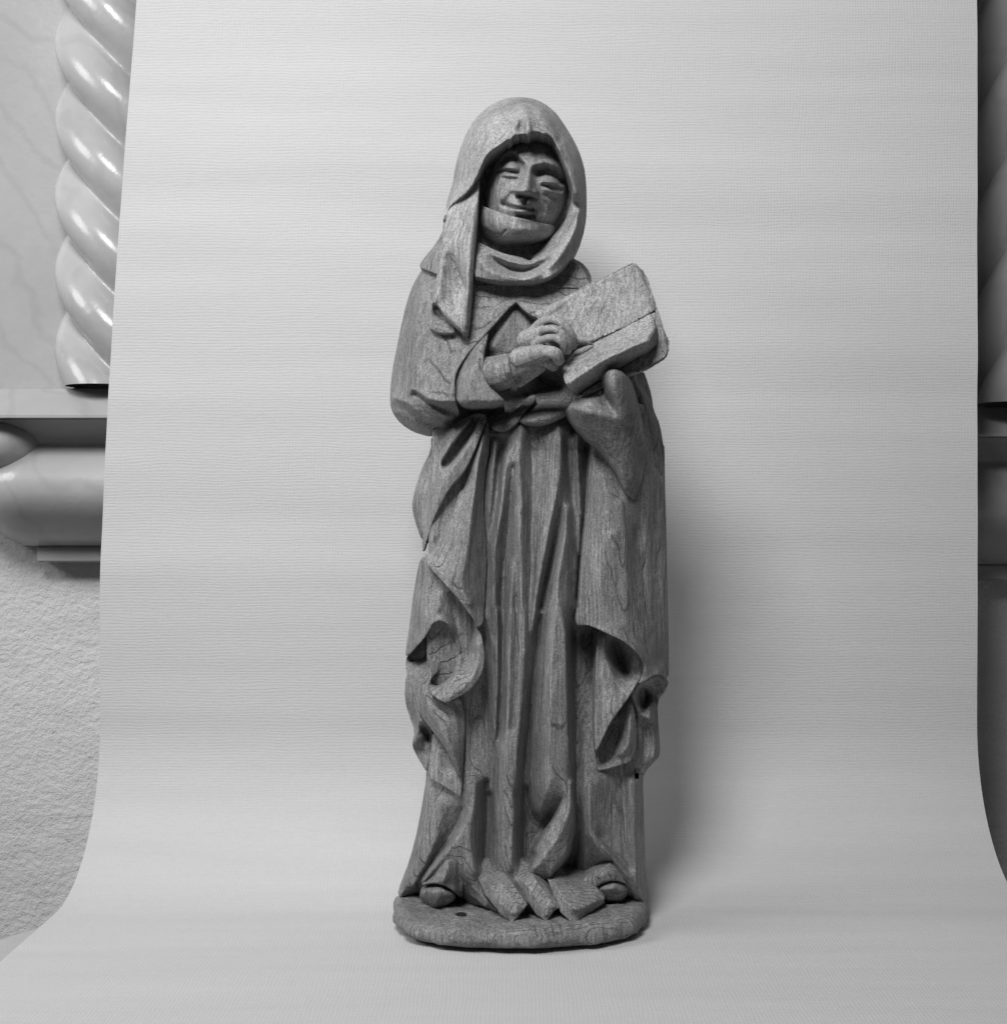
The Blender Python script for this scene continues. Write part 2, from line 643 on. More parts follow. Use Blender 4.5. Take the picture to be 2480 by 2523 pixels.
# paper: hangs down in front of the wall, sweeps forward under the statue
PW = 0.25; RAD = 0.20
prof = []
prof.append((PW + 0.035, 2.0))
for k in range(60):
    z = 2.0 - (2.0 - RAD) * (k + 1) / 60
    prof.append((PW + 0.035 * max(0, (z - 0.3) / 1.7) ** 1.2, z))
for k in range(1, 25):
    a = math.radians(90 * k / 24)
    prof.append((PW - RAD + RAD * math.cos(a), RAD - RAD * math.sin(a)))
for k in range(1, 25):
    prof.append((PW - RAD - 0.055 * k, 0.0))
prof = np.array(prof)
arc = np.concatenate([[0], np.cumsum(np.linalg.norm(np.diff(prof, axis=0), axis=1))])
ARC = arc[-1]


def paper_pt(u, v):
    s = v * ARC
    y = np.interp(s, arc, prof[:, 0]); z = np.interp(s, arc, prof[:, 1])
    xl = -0.540 + 0.040 * max(0.0, (z - 0.35) / 0.75) ** 1.4
    xr = 0.634 + 0.004 * max(0.0, (z - 0.35) / 0.75)
    x = xl + (xr - xl) * u
    # slight waviness of a hanging roll
    wv = 0.0007 * math.sin(z * 31 + x * 2.0) * min(1, max(0, (z - 0.1) / 0.3)) + 0.0004 * math.sin(z * 57 + 1 + x * 3) * min(1, max(0, (z - 0.1) / 0.3))
    wv += 0.003 * math.sin(x * 5.0 + 0.7) * min(1, max(0, (z - 0.1) / 0.3))
    f = min(1, max(0, (z - 0.1) / 0.3))
    ax, az = np.array(x), np.array(z)
    wv += f * 0.0036 * float(vnoise(ax, az + 0.12 * ax, 0.7, 0.16, 21)) + f * 0.0007 * float(vnoise(ax + 0.5 * az, az, 0.3, 0.05, 22))
    return (x, y + wv, z + (1 - f) * 0.0015 * float(vnoise(ax, np.array(y), 0.3, 0.12, 24)))


paper = grid_sheet("paper_backdrop", paper_pt, 60, 420, M_PAPER,
                   uvf=lambda u, v: (u * 1.17, v * ARC))
sol = paper.modifiers.new("thickness", 'SOLIDIFY'); sol.thickness = 0.0009; sol.offset = 0
es = paper.modifiers.new('edges', 'EDGE_SPLIT'); es.split_angle = math.radians(50)
tag(paper, "pale grey linen-textured paper roll hanging behind and sweeping under the wooden statue", "backdrop")

# ledge of dressed stone beneath the paper
def ledge():
    bm = bmesh.new()
    P = [(-1.3, -0.95), (-0.95, -0.55), (-0.62, -0.12), (-0.56, -0.01), (-0.52, 0.04), (0.1, 0.10), (0.9, 0.10), (1.3, -0.2), (1.3, -1.2), (-1.3, -1.2)]
    top = [bm.verts.new((x, y, -0.006)) for x, y in P]
    mid = [bm.verts.new((x + (0.0 if i > 4 else -0.02), y + (0.012 if i < 5 else 0), -0.03)) for i, (x, y) in enumerate(P)]
    low = [bm.verts.new((x + (0 if i > 4 else -0.02), y + (0.012 if i < 5 else 0), -0.5)) for i, (x, y) in enumerate(P)]
    bm.faces.new(top)
    n = len(P)
    for a, b in ((top, mid), (mid, low)):
        for i in range(n):
            bm.faces.new((a[i], b[i], b[(i + 1) % n], a[(i + 1) % n]))
    bmesh.ops.recalc_face_normals(bm, faces=bm.faces)
    me = bpy.data.meshes.new("stone_plinth"); bm.to_mesh(me); bm.free()
    return me


pl = link("stone_plinth", ledge(), None, M_STONE, smooth=False)
tag(pl, "pale dressed stone plinth slab showing at the lower left beneath the paper", "plinth")


# ------------------------------------------------------------------ twisted columns
def at_y(px, py, Y):
    d = DIST + Y
    return ((px - 1240.0) * PX * d / DIST, Y, CAMZ - (py - 1261.5) * PX * d / DIST)


def column(px_axis, Y, rpx, pitch, phase, hand, ztop, zbot, strands, name_parent, bulge=0.22):
    sc_ = PX * (DIST + Y) / DIST
    R = rpx * sc_
    cx = at_y(px_axis, 0, Y)[0]
    pit = pitch * sc_
    nz = int((ztop - zbot) / 0.003); na = 200
    verts = []; faces = []
    for j in range(nz + 1):
        z = zbot + (ztop - zbot) * j / nz
        for i in range(na):
            a = 2 * math.pi * i / na
            # a measured from the camera side; hand=+1: strands fall from left to right
            ph = (strands * a * hand / (2 * math.pi) + z / pit + phase)
            f = ph - math.floor(ph)
            r = R * (1 - bulge + bulge * (1 - abs(2 * f - 1) ** 2.0))
            # strands sag: fuller low on each turn
            verts.append((cx + r * math.sin(a), Y - r * math.cos(a), z))
    for j in range(nz):
        for i in range(na):
            a = j * na + i; b = j * na + (i + 1) % na
            faces.append((a, b, b + na, a + na))
    me = mesh_from("twisted_shaft", verts, faces)
    return link("twisted_shaft", me, name_parent, M_MARBLE)


def profile_run(name, xa, xb, prof, mat, parent, round_left=None, nx=30):
    """moulding: profile (out, z) swept along x, returning in a round at one end"""
    verts = []; faces = []
    path = []
    if round_left:   # (x centre, direction)
        cx, dirn, rr = round_left
        for k in range(0, 25):
            a = math.radians(90 * k / 24)
            path.append((cx, rr, dirn, a))
        path += [(xb, None, 0, 0)]
    else:
        path = [(xa, None, 0, 0), (xb, None, 0, 0)]
    for p in path:
        for o, z in prof:
            if p[1] is None:
                verts.append((p[0], WALLY - o, z))
            else:
                cx, rr, dirn, a = p
                # quarter turn from the wall to the front
                verts.append((cx - dirn * (o * math.cos(a) * rr), WALLY - o * math.sin(a), z))
    n = len(prof)
    for j in range(len(path) - 1):
        for i in range(n - 1):
            faces.append((j * n + i, (j + 1) * n + i, (j + 1) * n + i + 1, j * n + i + 1))
    return link(name, mesh_from(name, verts, faces), parent, mat)


def box(name, x0, x1, y0, y1, z0, z1, mat, parent, bev=0.002):
    bm = bmesh.new()
    bmesh.ops.create_cube(bm, size=1)
    for v in bm.verts:
        v.co = Vector(((x0 + x1) / 2 + v.co.x * (x1 - x0), (y0 + y1) / 2 + v.co.y * (y1 - y0), (z0 + z1) / 2 + v.co.z * (z1 - z0)))
    bmesh.ops.bevel(bm, geom=bm.edges[:], offset=bev, segments=2, affect='EDGES')
    me = bpy.data.meshes.new(name); bm.to_mesh(me); bm.free()
    return link(name, me, parent, mat, smooth=False)


def altar(side):
    left = side < 0
    root = empty("marble_frame", (-0.6 if left else 0.7, WALLY, 0.7))
    inv = root.matrix_world.inverted()
    off = 0 if left else 46      # the right hand side stands a little lower in the photo
    Yc = 0.54
    zt = lambda py, Y=0.47: at_y(0, py + off, Y)[2]
    parts = []
    zled_t = zt(953, 0.50); zled_b = zt(1029, 0.44)
    if left:
        xc = at_y(268, 0, Yc)[0]
        parts.append(column(310, Yc, 168, 186, 0.003, 1, 1.9, zled_t, 4, None, 0.30))
        # flat panel behind
        parts.append(box("back_panel", -1.6, -0.45, 0.54, WALLY + 0.03, zled_t, 2.0, M_MARBLE, None))
        x_end = -0.2
        e = (at_y(95, 0, 0.3)[0], 1)
    else:
        parts.append(column(2552, 0.48, 165, 228, 0.063, -1, 1.9, zled_t, 4, None, 0.30))
        parts.append(box("back_panel", 0.5, 1.6, 0.54, WALLY + 0.03, zled_t, 2.0, M_MARBLE, None))
        x_end = 0.2
        e = (at_y(2680, 0, 0.3)[0], -1)
    fy = 0.44
    # ledge with its sloping upper face
    xs = (-1.6, -0.3) if left else (0.3, 1.6)
    bmv = []
    zz = [(0.60, zled_t + 0.012), (0.49, zled_t - 0.004), (fy, zled_b + 0.004), (fy, zled_b), (0.60, zled_b)]
    vs = []; fs = []
    for x in xs:
        for y, z in zz:
            vs.append((x, y, z))
    n = len(zz)
    for i in range(n):
        j = (i + 1) % n
        fs.append((i, j, n + j, n + i))
    fs.append(tuple(range(n))); fs.append(tuple(range(2 * n - 1, n - 1, -1)))
    parts.append(link("ledge", mesh_from("ledge", vs, fs), None, M_MARBLE, smooth=False))
    # moulded console beneath: hollow, then a swelling roll, then a thin fillet
    z1 = zt(1029, fy); z2 = zt(1115, 0.5); z3 = zt(1345, 0.55); z4 = zt(1385, 0.57)
    pr = []
    for k in range(14):
        t = k / 13
        pr.append((0.145 - 0.045 * math.sin(math.pi * 0.5 * min(1, t * 1.3)) + 0.02 * max(0, t - 0.7) / 0.3, z1 - 0.0005 - (z1 - z2) * t))
    for k in range(1, 26):
        t = k / 25
        a = math.pi * (-0.28 + 0.78 * t)
        pr.append((0.045 + 0.105 * math.cos(a * 0.98) ** 0.8 if math.cos(a * 0.98) > 0 else 0.045, z2 - (z2 - z3) * t))
    cxl, dirn = e
    if left:
        parts.append(profile_run("roll_moulding", 0, -0.2, pr, M_MARBLE, None, (at_y(90, 0, 0.55)[0], 1, 0.8)))
    else:
        parts.append(profile_run("roll_moulding", 0, 0.2, pr, M_MARBLE, None, (at_y(2700, 0, 0.55)[0], -1, 1.3)))
    fx0 = at_y(88, 0, 0.57)[0] if left else 0.3
    fx1 = -0.3 if left else at_y(2700, 0, 0.4)[0]
    parts.append(box("fillet", fx0, fx1, 0.575, WALLY + 0.02, z4, z3 - 0.001, M_MARBLE, None))
    if left:
        # rounded boss at the far left under the ledge
        bm = bmesh.new()
        bmesh.ops.create_uvsphere(bm, u_segments=40, v_segments=24, radius=1)
        c = at_y(-12, 1098, 0.5)
        for v in bm.verts:
            v.co = Vector((c[0] + v.co.x * 0.062, 0.54 + v.co.y * 0.085, c[2] + v.co.z * 0.045))
        me = bpy.data.meshes.new("boss"); bm.to_mesh(me); bm.free()
        parts.append(link("boss", me, None, M_MARBLE))
    for p in parts:
        p.parent = root
        p.location = -Vector(root.location)
    return root


aL = altar(-1)
tag(aL, "brightly lit marbled wall frame with twisted column left of the paper", "wall frame")
aR = altar(1)
tag(aR, "shaded marbled wall frame with twisted column right of the paper", "wall frame")

# ------------------------------------------------------------------ the statue
statue = empty("wooden_statue", (0, 0, 0))
tag(statue, "carved bare oak statue of a veiled woman writing in an open book", "statue")
ST = statue

# ---- base slab
def base_slab():
    cx, rx = (1274 - 1240) * PX, 0.1478
    n = 96
    out = []
    for k in range(n):
        a = 2 * math.pi * k / n
        ca, sa = math.cos(a), math.sin(a)
        e = 2 / 2.5
        x = rx * abs(ca) ** e * (1 if ca > 0 else -1)
        ry = 0.124 if sa < 0 else 0.085
        y = ry * abs(sa) ** e * (1 if sa > 0 else -1)
        w = 0.006 * math.sin(3 * a + 1) + 0.0025 * math.sin(7 * a) + 0.0025 * math.sin(13 * a + 2) + 0.0015 * math.sin(29 * a)
        out.append(((cx + x * (1 + w * 4)), y * (1 + w * 4) + 0.004))
    P = np.array(out)
    st = 0.0012
    gx = np.arange(P[:, 0].min() - st * 2, P[:, 0].max() + st * 3, st)
    gy = np.arange(P[:, 1].min() - st * 2, P[:, 1].max() + st * 3, st)
    X, Y = np.meshgrid(gx, gy)
    ins = inside(P, X, Y)
    cell = ins[:-1, :-1] | ins[1:, :-1] | ins[:-1, 1:] | ins[1:, 1:]
    node = np.zeros_like(ins)
    node[:-1, :-1] |= cell; node[1:, :-1] |= cell; node[:-1, 1:] |= cell; node[1:, 1:] |= cell
    dist, qx, qy = closest(P, X, Y)
    o = node & ~ins
    VX = np.where(o, qx, X); VY = np.where(o, qy, Y)
    d = np.where(o, 0, dist)
    Z = 0.0295 + 0.0016 * vnoise(X, Y, 0.03, 0.012, 4) * 2 + 0.0007 * vnoise(X, Y, 0.006, 0.004, 6) * 2
    q = np.clip(1 - d / 0.016, 0, 1)
    Z -= 0.009 * (1 - np.sqrt(1 - q * q * 0.999))
    Z -= 0.002 * np.abs(vnoise(X, Y, 0.02, 0.05, 31)) * 2
    for seg in ("1010,958 1060,1030", "1060,985 1110,1040", "1120,960 1160,1030", "1170,960 1200,1000", "960,1000 1000,1050", "620,820 790,890", "1240,985 1300,1000", "430,930 520,925"):
        q2 = []
        for hxp, hyp, *_r in HH(seg):
            dd2 = (CAMZ - 0.0295) * DIST / ((hyp - 1261.5) * PX)
            q2.append(((hxp - 1240) * PX * dd2 / DIST, dd2 - DIST))
        ds, _, _ = closest(np.array(q2), X, Y, False)
        Z -= 0.0028 * np.exp(-(ds / 0.0011) ** 2)
    hx, hy = nail
    rr = np.hypot(X - hx, (Y - hy) * 0.6)
    Z = np.where(rr < 0.0062, 0.003, Z)
    Z = np.where((rr >= 0.0062) & (rr < 0.0080), Z - 0.001, Z)
    idx = -np.ones(X.shape, int); idx[node] = np.arange(node.sum())
    verts = np.stack([VX[node], VY[node], Z[node]], 1)
    a = idx[:-1, :-1][cell]; b = idx[:-1, 1:][cell]; c = idx[1:, 1:][cell]; dd = idx[1:, :-1][cell]
    faces = np.stack([a, b, c, dd], 1)
    ed = np.concatenate([faces[:, [0, 1]], faces[:, [1, 2]], faces[:, [2, 3]], faces[:, [3, 0]]])
    key = ed[:, 0] * 10000000 + ed[:, 1]; rkey = ed[:, 1] * 10000000 + ed[:, 0]
    bd = ed[~np.isin(key, rkey)]
    nxt = {int(p): int(q2) for p, q2 in bd}
    s0 = next(iter(nxt)); loop = [s0]; cur = nxt[s0]
    while cur != s0:
        loop.append(cur); cur = nxt[cur]
    VL = verts.tolist(); FL = faces.tolist(); prev = loop
    Lp = verts[loop]
    ctr = np.array([cx, 0.0])
    for k, (sc_, z) in enumerate(((1.008, 0.017), (1.005, 0.012), (0.985, 0.005), (0.94, 0.0015), (0.90, 0.0004))):
        base = len(VL)
        for i in range(len(loop)):
            x = ctr[0] + (Lp[i, 0] - ctr[0]) * sc_; y = ctr[1] + (Lp[i, 1] - ctr[1]) * sc_
            ang = math.atan2(y, x - cx)
            zz = z + (0.0016 * math.sin(ang * 9) + 0.001 * math.sin(ang * 23)) * (0 if k > 2 else 1)
            lift = 0.0045 * max(0, -y / 0.108) ** 2 * (1 if k > 1 else 0) + 0.006 * max(0, (-(x - cx)) / 0.147) ** 4 * (1 if k > 1 else 0)
            VL.append((x, y, zz + lift))
        new = list(range(base, base + len(loop)))
        for i in range(len(loop)):
            j = (i + 1) % len(loop)
            FL.append((prev[j], prev[i], new[i], new[j]))
        prev = new
    FL.append(tuple(reversed(prev)))
    o = link("base", mesh_from("base", VL, FL), ST, M_WOOD)
    return o


_n = at(1136, 2249, 100)
# point of the nail hole on the slab's top
_d = (CAMZ - 0.0295) * DIST / ((2249 - 1261.5) * PX)
nail = ((1136 - 1240) * PX * _d / DIST, _d - DIST)
base_slab()
M_HOLE_SHADE = simple_mat("hole_shade", 0.012, 0.9)  # near-black plug: shade of a deep hole put into its colour
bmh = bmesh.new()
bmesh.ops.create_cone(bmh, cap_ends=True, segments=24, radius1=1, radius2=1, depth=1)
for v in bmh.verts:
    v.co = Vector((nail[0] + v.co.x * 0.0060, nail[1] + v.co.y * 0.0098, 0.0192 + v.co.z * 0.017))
meh = bpy.data.meshes.new("nail_hole_shade"); bmh.to_mesh(meh); bmh.free()
link("nail_hole_shade", meh, ST, M_HOLE_SHADE, smooth=False)

# ---- gown: the whole body core
core_out = (S("1160,640 1080,700 1060,900 1066,1090 1060,1200 1050,1500 1054,1750,0 1053,1900,5 1032,2030,0 1005,2136,-10 973,2217,-20 1034,2206,-60 1100,2212,-30 1156,2223,5 1231,2250,105 1290,2262,118 1400,2262,100 1487,2228,20 1550,2213,-45 1572,2235,-45 1599,2237,-50 1590,2136,-30 1586,2030,-20 1583,1900,-15 1592,1700 1600,1300 1580,1000 1540,800 1440,690 1300,640"))
core_lines = [
    B("1000,300,60 1400,500,80 1800,600,80"),
    B("1410,620,116 1300,800,118 1180,1000,116"), B("1600,790,108 1400,1000,112 1200,1080,100"), B("1500,1180,60 1750,1150,40"),
    B("1250,1500,-10 1500,1420,-40 1800,1300,-50"), B("1000,1600,20 1300,1580,0"), C("300,1250,-60 500,1350,-50"), C("200,1400,-20 450,1450,-20"),
    C("600,1500,0 620,1800,40"),
    D("1000,60,55 1300,90,50 1600,60,45"),
    # folds below the girdle
    D("960,230,68 970,420,72 930,600,75 910,900,78 940,1270,80 950,1500,82 920,1904,84"),
    F("940,300,88 962,600,84 935,900,76 960,1200,84 985,1500,84 965,1904,90"),
    D("1030,330,102 1000,700,100 975,1000,96 962,1270,88"),
    D("1105,290,72 1060,550,76 1040,800,80 1000,1100,84 958,1290,82"),
    D("1185,300,100 1120,550,120 1090,900,124 1025,1300,118 1015,1600,114 1025,1904,114"),
    F("1045,200,118 1045,600,122 1040,1000,118 1030,1300,110 1045,1600,104"),
    D("1195,560,108 1165,900,96 1150,1150,84 1110,1500,80 1090,1904,80"),
    F("1098,200,84 1098,600,84 1090,1000,86 1060,1300,86 1010,1600,82 1000,1904,86"),
    D("1270,190,108 1250,500,132 1270,900,134 1260,1250,128 1265,1550,124 1275,1904,126"),
    D("1235,1480,112 1225,1904,108"),
    D("1195,1430,108 1185,1560,118 1172,1904,124") + F("1165,300,128 1150,700,132 1140,1200,134 1120,1600,134 1115,1904,136"),
    D("1345,220,76 1370,500,84 1372,900,90 1364,1200,92 1374,1500,94 1345,1904,98") + F("1345,250,106 1345,560,110"),
    F("1235,100,112 1225,500,118 1215,900,118 1195,1300,120"),
    F("1300,200,126 1300,600,134 1280,900,132 1250,1300,134 1215,1850,136"),
    D("1470,300,92 1460,700,98 1450,1000,102 1430,1300,110 1400,1600,110"),
    D("1615,170,98 1640,330,124 1635,600,130 1595,850,132 1530,1150,130 1490,1400,128 1430,1700,122 1400,1904,120") + F("1382,300,122 1368,420,112"),
    D("1662,900,108 1630,1050,92 1585,1250,80 1545,1450,76 1485,1700,74 1450,1904,74"),
    F("1445,250,76 1432,400,76 1405,700,74 1365,1100,72 1325,1500,70 1290,1904,72"),
    D("1682,180,72 1705,500,74 1745,800,78 1782,1100,78 1797,1500,84 1770,1904,88"),
    D("1700,950,116 1680,1250,128 1620,1600,132 1590,1904,134"),
    F("1600,200,138 1560,600,144 1545,1000,146 1540,1400,144 1560,1800,142"), HH("1110,20,140 1080,120,128 1040,260,98"),
    F("1625,120,134 1690,420,134 1700,800,134 1710,1400,134 1710,1904,138"),
    E("650,250,78 665,600,82 690,1000,80 684,1400,76"), E("742,350,10 726,900,10 705,1300,14 674,1800,20"),
    G("635,380,10 640,800,10 645,1200,36 650,1600,60 640,1904,76"),
    G("810,400,-60 800,900,-30 800,1300,20 800,1700,60"), G("720,420,-50 720,900,-20 720,1300,25"),
    HH("715,60,66 718,300,56 695,590,64"), HH("640,60,104 622,250,118 600,420,120 630,640,120"),
    HH("870,60,136 872,300,134 860,620,122"), HH("805,150,128 810,400,122 800,590,112"), HH("760,150,98 765,400,96 755,560,96"),
    HH("948,100,60 955,300,50 938,590,66"), HH("1180,165,118 1165,190,96 1110,290,50 1010,430,44 955,565,60"),
    HH("1195,160,128 1150,270,124 1080,370,118 1000,500,112"),
    HH("1232,60,142 1228,250,146 1165,400,148 1060,540,142 1000,615,134"),
    HH("1243,60,132 1250,300,124 1205,520,120 1100,662,126"),
    HH("1258,90,84 1272,200,70 1285,350,46 1262,500,16 1190,620,5 1130,668,0"),
    HH("1350,80,96 1350,300,104 1352,400,100 1440,520,84 1475,560,64"), HH("1300,640,5 1420,600,10 1480,565,30"),
    HH("1450,100,52 1450,400,40 1520,520,32"), HH("1400,60,80 1400,300,66"),
    HH("1365,385,96 1450,480,90 1590,650,62 1635,800,10"), HH("1400,400,52 1470,480,44 1600,640,22"),
    HH("1560,60,12 1570,400,8 1600,620,0"), HH("1625,60,36 1625,400,36 1645,700,24 1700,850,-10"),
    HH("345,100,34 320,330,34 250,600,24 165,790,-8"), HH("375,100,40 360,300,44 290,560,36"),
    HH("430,200,64 400,400,62 320,600,42 250,720,20"), HH("560,230,50 530,340,30 440,480,20 330,620,5 272,730,-20"),
    HH("590,230,104 598,280,112 500,440,116 390,580,104 305,690,84"),
    HH("570,500,112 560,640,98 640,740,100 760,860,112"),
]
lo_sil = S("1054,1750 1053,1900 1032,2030 1005,2136 973,2217")
lo_silr = S("1599,2237 1590,2136 1586,2030 1583,1900 1592,1700")


def core_fn(X, Y, H):
    # drilled slot on the right of the skirt
    m = (np.abs(X - 1569) < 5) & (np.abs(Y - 1906) < 13)
    t = np.clip((H - 66) / 80, 0, 1.3)
    g = lambda q: (q + 0.05) ** 0.66
    r = 66 + 80 * (g(t) - g(0)) / (g(1) - g(0))
    wx = np.clip((X - 1150) / 40, 0, 1) * np.clip((Y - 1070) / 40, 0, 1) * np.clip((1440 - X) / 30, 0, 1)
    r = 22 + (r - 66) * 124 / 80
    H = np.where(H > 66, H + (r - H) * wx, H - 44 * wx)
    return np.where(m, H - 50, H)


carve("gown", core_out, core_lines, ST, blur=2.9, edge=(10, 12), sils=((lo_sil, 26, 26), (lo_silr, 22, 22)), back=-130, fn=core_fn)

# ---- mantle seen behind
carve("mantle_back", D("425,285,-20 540,250,20 580,500,20 430,1300,10 340,1275,-20 265,1050,-30 245,930,-30 270,800,-30 340,580,-30 425,420,-25"),
      [D("420,500,-5 330,900,-8 345,1200,-5")], ST, edge=(16, 22), back=-110)
carve("mantle_back", C("1130,1230,0 1275,1190,-30 1310,1290,-40 1350,1420,-45 1368,1560,-45 1430,1700,-40 1462,1904,-40") + E("1472,380,-40 1476,745,-40 1482,1000,-44 1300,1000,0 1150,100,0"),
      [C("1160,1260,30 1270,1400,10 1330,1560,0 1400,1800,-10"), C("1280,1350,-30 1365,1560,-36")], ST, edge=(10, 10), back=-90)
carve("mantle_back", C("1120,1250,20 1170,1245,20 1240,1320,10 1320,1450,0 1370,1600,-8 1420,1780,-15 1440,1904,-20") + E("1455,600,-20 1400,700,0 1200,600,20"),
      [C("1190,1300,40 1290,1500,30 1350,1800,20")], ST, edge=(12, 14), back=-60)

# ---- upper left drape
carve("mantle_fold", D("540,235,30 640,160,60 860,60,70 960,90,90 900,250,112 835,430,114 742,622,112 600,770,108 480,1000,94 400,1200,74 350,1390,52 342,1300,30 352,1200,24 378,900,22 430,600,20 480,400,22"),
      [D("640,210,98 570,400,96 520,540,92 450,800,84 395,1080,66 352,1300,46"),
       D("850,110,30 790,220,-20 700,330,-35 610,450,-35 545,545,10"), D("800,130,92 700,270,100 600,410,100 540,500,96"),
       D("880,150,104 760,380,118 650,540,118 560,680,112 470,900,98 390,1200,70")],
      ST, edge=(2.5, 3), blur=3.0, back=-40)
# front panel
carve("mantle_panel", D("960,120,80 978,250,84 975,420,70 938,600,68 915,900,68 940,1270,68 950,1500,72 925,1904,80") + F("912,330,120 862,378,132 820,280,140 750,190,144 650,60,146 590,0,146") + D("440,1550,134 345,1412,100 398,1392,72 430,1300,40 470,1150,20 560,980,6 600,850,0 640,760,10 720,620,40 790,500,76 860,400,92 905,250,92"),
      [D("920,250,108 880,450,124 850,650,132 820,900,140 780,1250,144 720,1600,152") + F("720,20,154 790,150,150"),
       D("700,800,92 620,1000,92 520,1250,96 430,1380,92"), D("640,860,10 560,1040,14 470,1230,30"), D("700,1100,128 600,1300,124 520,1500,128"),
       D("560,470,60 565,471,60")][:4], ST, edge=(2.5, 3), blur=2.6, back=0)
# second flap at the left
carve("mantle_flap", D("345,1415,40 310,1480,10 270,1714,0") + F("255,80,0 230,300,0 185,600,0 192,642,4 250,592,34 350,482,86 410,392,108 440,325,122 510,298,132 580,328,130 622,400,116 650,480,88 690,598,86 712,590,82 700,450,76 665,300,66 655,100,70 640,20,90 590,0,100") + D("440,1550,96"),
      [F("380,60,76 360,300,80 300,470,56"), F("500,60,104 500,200,120"), F("600,100,88 605,300,98"), F("310,100,46 280,400,40")],
      ST, edge=(3, 4), sils=((F("255,-250 255,80 230,300 185,600 180,640"), 26, 26),), blur=2.6, back=-60)
# scrolled lobe
carve("mantle_lobe", F("640,40,40 700,120,44 750,190,60 820,280,78 862,380,100 900,440,118 932,650,132 915,760,138 888,830,142 800,950,146 700,1010,146 570,1080,142 490,1040,134 420,985,118 408,900,84 440,830,74 520,752,62 600,690,56 672,600,52 680,450,46 650,300,40"),
      [F("690,200,-10 700,300,0 730,420,20 760,600,56 740,700,80"), F("870,520,134 870,700,146 790,870,154 680,960,154 570,1035,148"),
       F("455,880,-20 520,805,-40 610,730,-40 665,640,-20"), F("475,900,0 560,845,-20 620,780,0"), F("440,925,110 510,915,126 600,868,134 650,780,124 690,640,96"),
       F("830,450,96 820,600,104 760,780,118")],
      ST, edge=(2.5, 3), blur=3, back=10)
carve("mantle_panel", F("195,640,-10 350,420,10 520,320,20 640,430,30 695,592,40 600,692,52 520,754,64 442,828,76 412,880,86 418,985,90 500,1042,90 570,1078,90 700,1010,84 735,1150,84 745,1300,80 735,1500,82 722,1750,90 716,1904,96 702,1790,100 640,1650,104 572,1530,100 510,1430,96 440,1340,88 330,1200,66 258,1000,40 200,800,6 185,720,-10"),
      [F("230,650,-50 310,590,-60 400,470,-50 430,420,-45 480,395,-45 550,370,-45 615,420,-20"), F("250,740,0 330,700,-20 412,600,-30 422,480,-40"),
       F("448,480,58 440,600,68 430,750,76 418,860,82 415,1000,88"), F("560,480,66 600,600,62 540,720,66"),
       F("320,850,62 380,1020,92 460,1200,114 580,1440,130 660,1620,130 700,1760,116"), F("650,1150,104 690,1400,104 700,1600,104"),
       F("270,900,46 340,1120,74")],
      ST, edge=(2.5, 3), blur=2.4, back=-30)
carve("mantle_corner", F("440,1345,50 520,1440,60 572,1530,70 640,1650,80 704,1800,88 714,1904,92 704,1968,92 600,1888,84 480,1822,72 392,1765,56 400,1640,50 432,1480,46"),
      [F("480,1500,66 500,1700,76 600,1800,86"), F("576,1560,60 578,1700,62")], ST, edge=(2.5, 3), blur=3, back=-20)
carve("mantle_corner", F("185,860,0 200,800,6 258,1000,36 330,1200,50 442,1350,44 436,1450,20 404,1640,6 385,1722,0 350,1670,-6 260,1512,-10 248,1450,10 275,1345,-4 205,1150,-30 178,1030,-16"),
      [F("215,950,20 270,1100,40 305,1200,52 300,1340,46 256,1455,20"), F("200,1080,-24 250,1200,-34 275,1310,-30"),
       F("355,1290,0 400,1380,-40 420,1420,-40"), F("340,1400,30 340,1380,34 300,1440,24"), F("300,1490,-6 370,1560,-6"), F("330,1240,56 360,1290,40")],
      ST, edge=(2.5, 3), blur=2.6, back=-90)

# ---- right drape
carve("mantle_panel", E("780,250,70 772,500,100 752,750,104 740,1000,106 702,1300,108 680,1600,110 662,1904,112") + G("650,200,112 638,300,112 655,352,112 740,340,134 830,374,152 950,430,162 1080,490,160 1180,570,148 1250,650,132 1282,720,108 1272,790,100 1252,840,96 1222,902,90 1300,865,100 1400,800,84 1512,860,10 1512,600,0 1505,300,0") + E("1494,1500,0 1484,1000,0 1474,720,0 1395,570,10 1340,300,40 1290,0,80") + C("1240,1500,120 1100,1450,140 950,1500,140"),
      [E("800,450,122 790,1000,130 750,1500,132") + G("720,280,132"), E("880,650,146 950,850,156 930,1300,158 880,1700,156") + G("900,360,152"),
       E("1060,900,150 1100,1200,146 1110,1600,142") + G("1130,450,140"), E("1170,300,130 1230,600,104 1245,850,84 1228,1200,80 1225,1500,88") + G("1250,200,96 1260,450,110"),
       E("1290,400,60 1310,700,70 1310,1200,68 1320,1600,66") + G("1360,200,66 1380,500,66 1350,700,84"), E("940,1000,160 935,1180,150 1000,1200,160"),
       E("1400,800,24 1410,1500,24") + G("1440,300,24 1460,700,24"), G("1240,700,112 1300,780,104")],
      ST, edge=(2.5, 3), sils=((E("1395,570 1474,720 1484,1000 1494,1500") + G("1505,300 1512,600 1512,860"), 16, 18),), blur=3, back=-40)
carve("mantle_lining", G("836,380,60 950,400,60 1090,470,50 1270,660,60 1280,750,72 1232,870,86 1152,1000,94 1060,1130,96 960,1262,96 872,1460,96 820,1545,92 808,1400,90 816,900,86 830,600,78"),
      [G("900,450,84 930,650,80 1000,900,94 960,1150,100"), G("1000,490,0 1050,640,-14 1110,800,20"), G("1150,600,44 1180,800,66 1130,930,84")],
      ST, edge=(3, 4), blur=2.6, back=-30)
